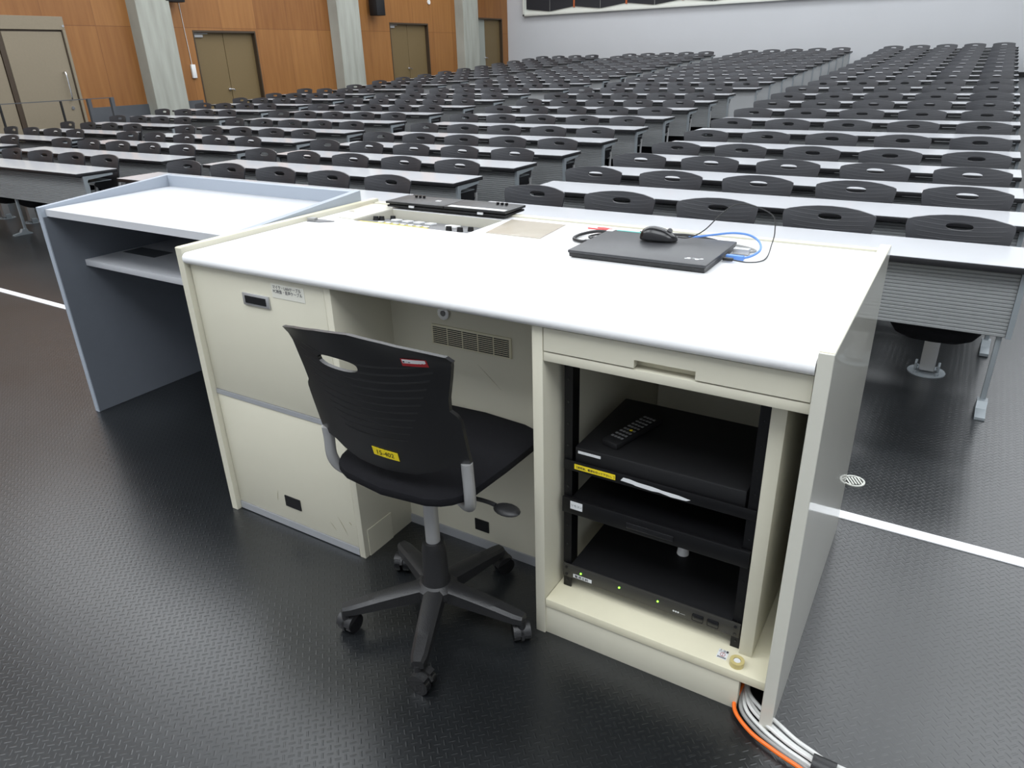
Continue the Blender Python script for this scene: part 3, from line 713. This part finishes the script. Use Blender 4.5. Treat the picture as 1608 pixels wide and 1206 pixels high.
# mouse
ms = cthing('computer_mouse', 'glossy black computer mouse resting on the laptop lid', 'mouse', (1.385, .70, TOP+.0248), math.radians(-78))
def mouse_bm():
    bm = nb(); nu = 24; rows = []
    for h in (0, .15, .32, .5, .66, .79, .89, .955, .99):
        s = (1-h**2.3)**.5; ring = []
        for i in range(nu):
            a = 2*PI*i/nu; x = .033*math.copysign(abs(math.cos(a))**.85, math.cos(a)); y = .059*math.copysign(abs(math.sin(a))**.85, math.sin(a))
            wv = 1-.07*math.cos(y/.059*2.2)
            ring.append(bm.verts.new((x*s*wv, y*s-.004*h, .001+(.042-.010*(y*s/.059))*h)))
        rows.append(ring)
    for a, b in zip(rows, rows[1:]):
        for i in range(nu): bm.faces.new((a[i], a[(i+1) % nu], b[(i+1) % nu], b[i]))
    bm.faces.new(rows[0][::-1]); bm.faces.new(rows[-1]); return bm
mb = obj('body', mouse_bm(), M['black_gloss'], ms)
if 'sharp_edge' in mb.data.attributes: mb.data.attributes.remove(mb.data.attributes['sharp_edge'])
sd = mb.modifiers.new('sub', 'SUBSURF'); sd.levels = sd.render_levels = 2
bm = nb(); cyl(bm, (-.003, .032, .032), .008, .006, 16, axis='x'); obj('wheel', bm, M['gasket'], ms)
def cp3(pts): return [(p[0], p[1], p[2]) for p in pts]
def cable(name, label, pts, r, m, cat='cable', plugs=()):
    t = cthing(name, label, cat)
    bm = nb(); tube(bm, pts, r, 8, 10); obj('cord', bm, m, t)
    for (a, b, c, d, e, f, mm) in plugs:
        bm = nb(); box(bm, a, b, c, d, e, f, .002); obj('plug', bm, mm, t)
    return t
cable('mouse_cable', 'thin black mouse cable looping up above the back of the laptop', [(1.44, .712, 1.032), (1.47, .73, 1.03), (1.50, .78, 1.045), (1.53, .84, 1.085), (1.56, .88, 1.108), (1.61, .89, 1.108), (1.675, .88, 1.085), (1.695, .84, 1.045), (1.70, .79, 1.015), (1.705, .73, .997), (1.70, .67, .9965), (1.67, .637, .998), (1.63, .6355, 1.001)], .0018, M['cable_black'], 'cable', [(1.603, 1.632, .63, .642, .997, 1.006, M['black_plastic'])])
cable('network_cable', 'pale blue network cable curving from the right side of the laptop', [(1.65, .665, 1.001), (1.668, .69, 1.003), (1.678, .75, 1.008), (1.66, .81, 1.018), (1.62, .85, 1.026), (1.57, .86, 1.026), (1.52, .845, 1.020), (1.48, .83, 1.014), (1.44, .82, 1.008)], .0036, M['cable_blue'], 'cable', [(1.604, 1.655, .657, .673, .995, 1.008, M['cable_blue'])])
cable('video_cable', 'grey video cable with metal plug at the rear right of the laptop', [(1.65, .742, 1.0), (1.66, .775, .999), (1.62, .815, .9975), (1.56, .83, .9975), (1.48, .825, .9975), (1.38, .82, .9975), (1.28, .82, .9975)], .0035, M['cable_grey'], 'cable', [(1.606, 1.652, .725, .75, .995, 1.012, M['silver'])])
cable('power_cable', 'black power cable lying behind the laptop', [(1.53, .84, .999), (1.50, .86, .999), (1.42, .885, .999), (1.34, .87, .999), (1.26, .86, .999)], .005, M['cable_black'])
cable('audio_cable', 'thick dark cable looping from the left side of the laptop', [(1.150, .665, 1.0), (1.135, .665, .9995), (1.10, .69, .999), (1.095, .745, 1.0), (1.13, .80, 1.003), (1.18, .82, 1.0), (1.22, .835, 1.0)], .0055, M['cable_black'], 'cable', [(1.15, 1.18, .657, .673, .995, 1.007, M['black_plastic'])])
cable('adapter_cable', 'thin black cable with small plug beside the left edge of the laptop', [(1.18, .72, .999), (1.15, .72, .998), (1.13, .745, .998), (1.15, .79, .998), (1.20, .80, .998)], .0032, M['cable_black'], 'cable', [(1.15, 1.18, .713, .727, .995, 1.005, M['black_plastic'])])
cable('red_audio_cable', 'short red and white audio leads behind the left corner of the laptop', [(1.07, .86, .997), (1.11, .845, 1.0), (1.16, .84, .999), (1.19, .85, .998), (1.14, .87, .999), (1.10, .875, .998), (1.15, .835, 1.004), (1.21, .85, .998)], .0028, M['pink'])
for nm, lab, x0, x1, y0, y1, xb, mm in (('instruction_sheet', 'beige sheet in a glossy clear sleeve between the control well and laptop', .775, .99, .66, .885, -.02, M['sleeve']), ('notice_sheet', 'small beige sheet at the left end of the console beside the black lid', .05, .135, .76, .925, -.02, M['paper'])):
    t = cthing(nm, lab, 'sheet')
    bm = nb(); prism(bm, [(x0, y0), (x1, y0), (x1+xb, y1), (x0+xb*1.5, y1)], TOP+.0004, TOP+.0022, 'z'); obj('page', bm, mm, t)
    bm = nb(); prism(bm, [(x0, y0), (x1, y0), (x1+xb, y1), (x1+xb-.0015, y1), (x1-.0015, y0+.0012), (x0, y0+.0012)], TOP+.0023, TOP+.0026, 'z'); obj('sleeve_edge', bm, M['gasket'], t)
gm = cthing('cable_grommet', 'dark grey cable grommet with flap near the left end of the console', 'grommet', (.05, .565, TOP))
bm = nb(); prism(bm, [(-.01, -.025), (.02, -.022), (.05, -.02), (.095, .015), (.03, .02), (0, .015), (-.01, 0)], .0005, .003, 'z'); obj('plate', bm, M['gasket'], gm)
bm = nb(); prism(bm, [(-.012, -.02), (.02, -.015), (.018, .004), (-.008, .002)], .003, .012, 'z'); obj('flap', bm, M['cable_grey'], gm)

# floor cables coming out of the console corner
for i, (m_, off, nm, lab) in enumerate([(M['cable_white'], j*.011, 'floor_cable', 'white cable, %s from the left in the bundle at the console foot' % nth[j]) for j in range(4)] + [(M['cable_grey'], -.012, 'floor_cable', 'grey cable beside the white cable bundle at the console foot'), (M['orange'], -.03, 'orange_floor_cable', 'orange cable running beside the white bundle at the console foot')]):
    t = thing(nm, lab, 'cable', group='cables leaving the console')
    up_ = .006 + (.007 if i % 2 else 0)
    o2 = off*.9
    bm = nb(); tube(bm, [(-.25, 1.56, .012), (-.245+off*.3, 1.47, .012+up_), (-.225+o2, 1.42+o2*.6, up_+.004), (-.175+o2, 1.385+o2, up_), (-.12+o2*.7, 1.36+o2, up_), (-.07+o2*.5, 1.345+o2, up_), (-.03+o2*.3, 1.335+off*.9, up_), (.03, 1.34+off*.7, up_), (.3, 1.33+off, up_)], .0052, 8, 8); obj('cord', bm, m_, t)
ct = thing('cable_tie_wrap', 'black wrap holding the floor cables together at the bottom of the picture', 'cable wrap')
bm = nb(); tube(bm, [(-.052, 1.343, .012), (.0, 1.342, .012)], .024, 14, 2); obj('wrap', bm, M['black_plastic'], ct)
ol = thing('floor_outlet', 'small round slotted metal floor outlet beyond the white floor strip', 'floor outlet', (-.165, 2.717, 0), .5)
bm = nb(); ring(bm, (0, 0, 0), .034, .041, 0, .004); obj('ring', bm, M['panel_frame'], ol)
bm = nb()
for i in range(5): box(bm, -.024+.011*i, -.018+.011*i, -.026, .026, .002, .0045)
obj('slats', bm, M['panel_frame'], ol)

# ---------------------------------------------------------------- grey lectern
lc = thing('grey_lectern', 'blue-grey lectern stand with white sloping top and open shelf at left', 'lectern', (-3.475, 1.60, 0))
LW, LD = 1.305, .665
side = [(0, 0), (LD, 0), (LD, 1.052), (0, .998)]
for x0, nm in ((0, 'side_panel'), (LW-.03, 'side_panel')):
    bm = nb(); prism(bm, side, x0, x0+.03, 'x'); obj(nm, bm, M['lect_grey'] if False else M['lect_rim'], lc, False)
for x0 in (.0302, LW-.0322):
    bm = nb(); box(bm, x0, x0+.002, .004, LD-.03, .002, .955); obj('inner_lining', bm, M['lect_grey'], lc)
bm = nb(); box(bm, .0325, LW-.0325, LD-.03, LD, .0, 1.050, .002); obj('back_panel', bm, M['lect_rim'], lc)
bm = nb(); prism(bm, [(.02, .958), (LD-.031, .965), (LD-.031, .996), (.02, .988)], .0325, LW-.0325, 'x'); obj('sloping_top', bm, M['lect_white'], lc)
bm = nb(); box(bm, .0325, LW-.0325, .13, LD-.031, .71, .738, .001); obj('shelf', bm, M['lect_white'], lc)
bm = nb(); box(bm, .06, .31, .30, .40, .7381, .7392, .0004, 1); obj('cable_slot_patch', bm, M['dado'], lc)  # thin dark patch stands in for a cable slot in the shelf
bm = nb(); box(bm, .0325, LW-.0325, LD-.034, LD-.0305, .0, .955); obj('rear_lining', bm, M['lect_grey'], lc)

# ---------------------------------------------------------------- operator's swivel chair
th_ = thing('swivel_chair', 'black swivel office chair on castors pulled up to the console', 'chair', (-1.118, 1.306, 0), math.radians(0))
bm = nb(); back_mesh(bm, W=.25, H=.345, n=64, rings=9, curve=.055, lean=.24, ear=.03, flip=1, th=.012, drop=.04, hc=(-.06, .272), hole=(.068, .0165))
R3 = Matrix.Rotation(math.radians(3), 4, 'Z')
bmesh.ops.transform(bm, matrix=Matrix.Translation((-.03, -.125, .615)) @ R3, verts=bm.verts)
bk = obj('backrest', bm, M['task_shell'], th_)
bk.data.transform(Matrix.Translation((.03, .125, -.615))); bk.location = (-.03, -.125, .615)
bm = nb(); seat_mesh(bm, .44, .49, -.12, .325, .537, .032, .035); st = obj('seat', bm, M['black_fabric'], th_); st.location = (-.035, 0, 0)
for s in (-1, 1):
    bm = nb(); tube(bm, [(-.03+s*.226, -.090+.012*s, .635), (-.03+s*.226, -.088+.012*s, .60), (-.03+s*.226, -.085+.012*s, .53), (-.03+s*.205, -.06+.01*s, .484), (-.03+s*.15, -.02, .474), (-.02+s*.03, .04, .478)], .0155, 12, 8); obj('back_tube', bm, M['silver'], th_)
bm = nb(); box(bm, -.10, .06, -.04, .16, .455, .492, .01); obj('seat_mechanism', bm, M['black_plastic'], th_)
bm = nb(); tube(bm, [(.05, .0, .465), (.17, .02, .46), (.21, .02, .458)], .006, 8, 4); sphere(bm, (.245, .02, .455), .036, 1.1, .75, .3); obj('height_lever', bm, M['black_plastic'], th_)
bm = nb(); cyl(bm, (0, 0, .2), .021, .28, 24); obj('gas_column', bm, M['silver'], th_)
bm = nb(); lathe(bm, [(.045, .10), (.046, .125), (.038, .15), (.036, .25), (.031, .28)], seg=28); obj('column_cover', bm, M['black_plastic'], th_)
bm = nb(); lathe(bm, [(.05, .085), (.062, .10), (.062, .125), (.045, .14)], seg=30); bs = obj('base_hub', bm, M['black_plastic'], th_)
for k in range(5):
    a = math.radians(8+72*k); R = Matrix.Rotation(a, 4, 'Z')
    bm = nb(); n = 10; rings = []
    for i in range(n+1):
        t = i/n; x = .035 + .245*t; hw = .030-.008*t; zt = .136-.028*t-.010*t*t; zb_ = .088-.016*t
        if i == n: hw *= .75
        rings.append([bm.verts.new(p) for p in ((x, -hw, zb_), (x, -hw, zt-.008), (x, -hw*.6, zt), (x, hw*.6, zt), (x, hw, zt-.008), (x, hw, zb_))])
    for p, q in zip(rings, rings[1:]):
        for j in range(6): bm.faces.new((p[j], p[(j+1) % 6], q[(j+1) % 6], q[j]))
    bm.faces.new(rings[0]); bm.faces.new(rings[-1][::-1])
    bmesh.ops.transform(bm, matrix=R, verts=bm.verts); obj('base_arm', bm, M['black_plastic'], th_)
    sw = [0.6, -1.9, .9, 2.4, -.4][k]
    cs = nb(); T = R @ Matrix.Translation((.272, 0, 0)) @ Matrix.Rotation(sw, 4, 'Z')
    for s in (-1, 1):
        cyl(cs, (-.024 if s < 0 else .005, .012, .029), .029, .019, 22, axis='x')
    bmesh.ops.transform(cs, matrix=T, verts=cs.verts); co = obj('castor_wheels', cs, M['black_gloss'], th_)
    cs = nb(); 
    hood = [(.012+.034*math.cos(b), .029+.034*math.sin(b)) for b in [math.radians(v) for v in range(20, 201, 15)]]
    prism(cs, hood, -.004, .004, 'x'); prism(cs, [((y-.012)*1.0+.012, z) for y, z in hood[2:-2]], -.025, .025, 'x'); cyl(cs, (0, -.002, .05), .012, .03, 12)
    bmesh.ops.transform(cs, matrix=T, verts=cs.verts); obj('castor_hood', cs, M['black_plastic'], co)
# stickers on the back of the backrest
def back_pt(x, z): # surface behind the shell in backrest space
    W = .25; H = .345
    y = .055*(x/W)**2 - .24*z + .10*z*z - .03*max(0, (z-(H-.06))/.06)**2*(abs(x)/W)**1.5
    return y-.012
def sticker(name, x0, x1, z0, z1, m, off=.0012, skew=0):
    bm = nb(); n = 8; A = []
    for i in range(n+1):
        x = x0+(x1-x0)*i/n; sk = skew*(i/n)
        A.append([bm.verts.new(R3 @ Vector((x, back_pt(x, z)-off, z+sk))) for z in (z0, z1)] + [bm.verts.new(R3 @ Vector((x, back_pt(x, z)-.0001, z+sk))) for z in (z1, z0)])
    for p, q in zip(A, A[1:]):
        for j in range(4): bm.faces.new((p[j], p[(j+1) % 4], q[(j+1) % 4], q[j]))
    bm.faces.new(A[0]); bm.faces.new(A[-1][::-1])
    return obj(name, bm, m, bk)
ys = sticker('yellow_label', -.022, .057, .008, .034, M['yellow'], skew=-.004)
def text_on_back(name, body, size, m, x, z, par, sq=1, rot=0):
    o = text(name, body, size, m, par, front(0, 0, 0) @ Matrix.Rotation(rot, 4, 'Z'), squeeze=sq)
    for v in o.data.vertices:
        X, Z = x+v.co.x, z+v.co.z
        v.co = R3 @ Vector((X, back_pt(X, Z)-.0024, Z))
    return o
text_on_back('label_writing', '15-402', .020, M['ink'], -.012, .014, ys, rot=-.05)
rs = sticker('red_label', .135, .195, .300, .320, M['red'])
sticker('white_patch', .138, .192, .308, .3185, M['label_white'], .0017)
text_on_back('label_writing', '■ ▪ ▬', .006, M['ink'], .139, .310, rs)
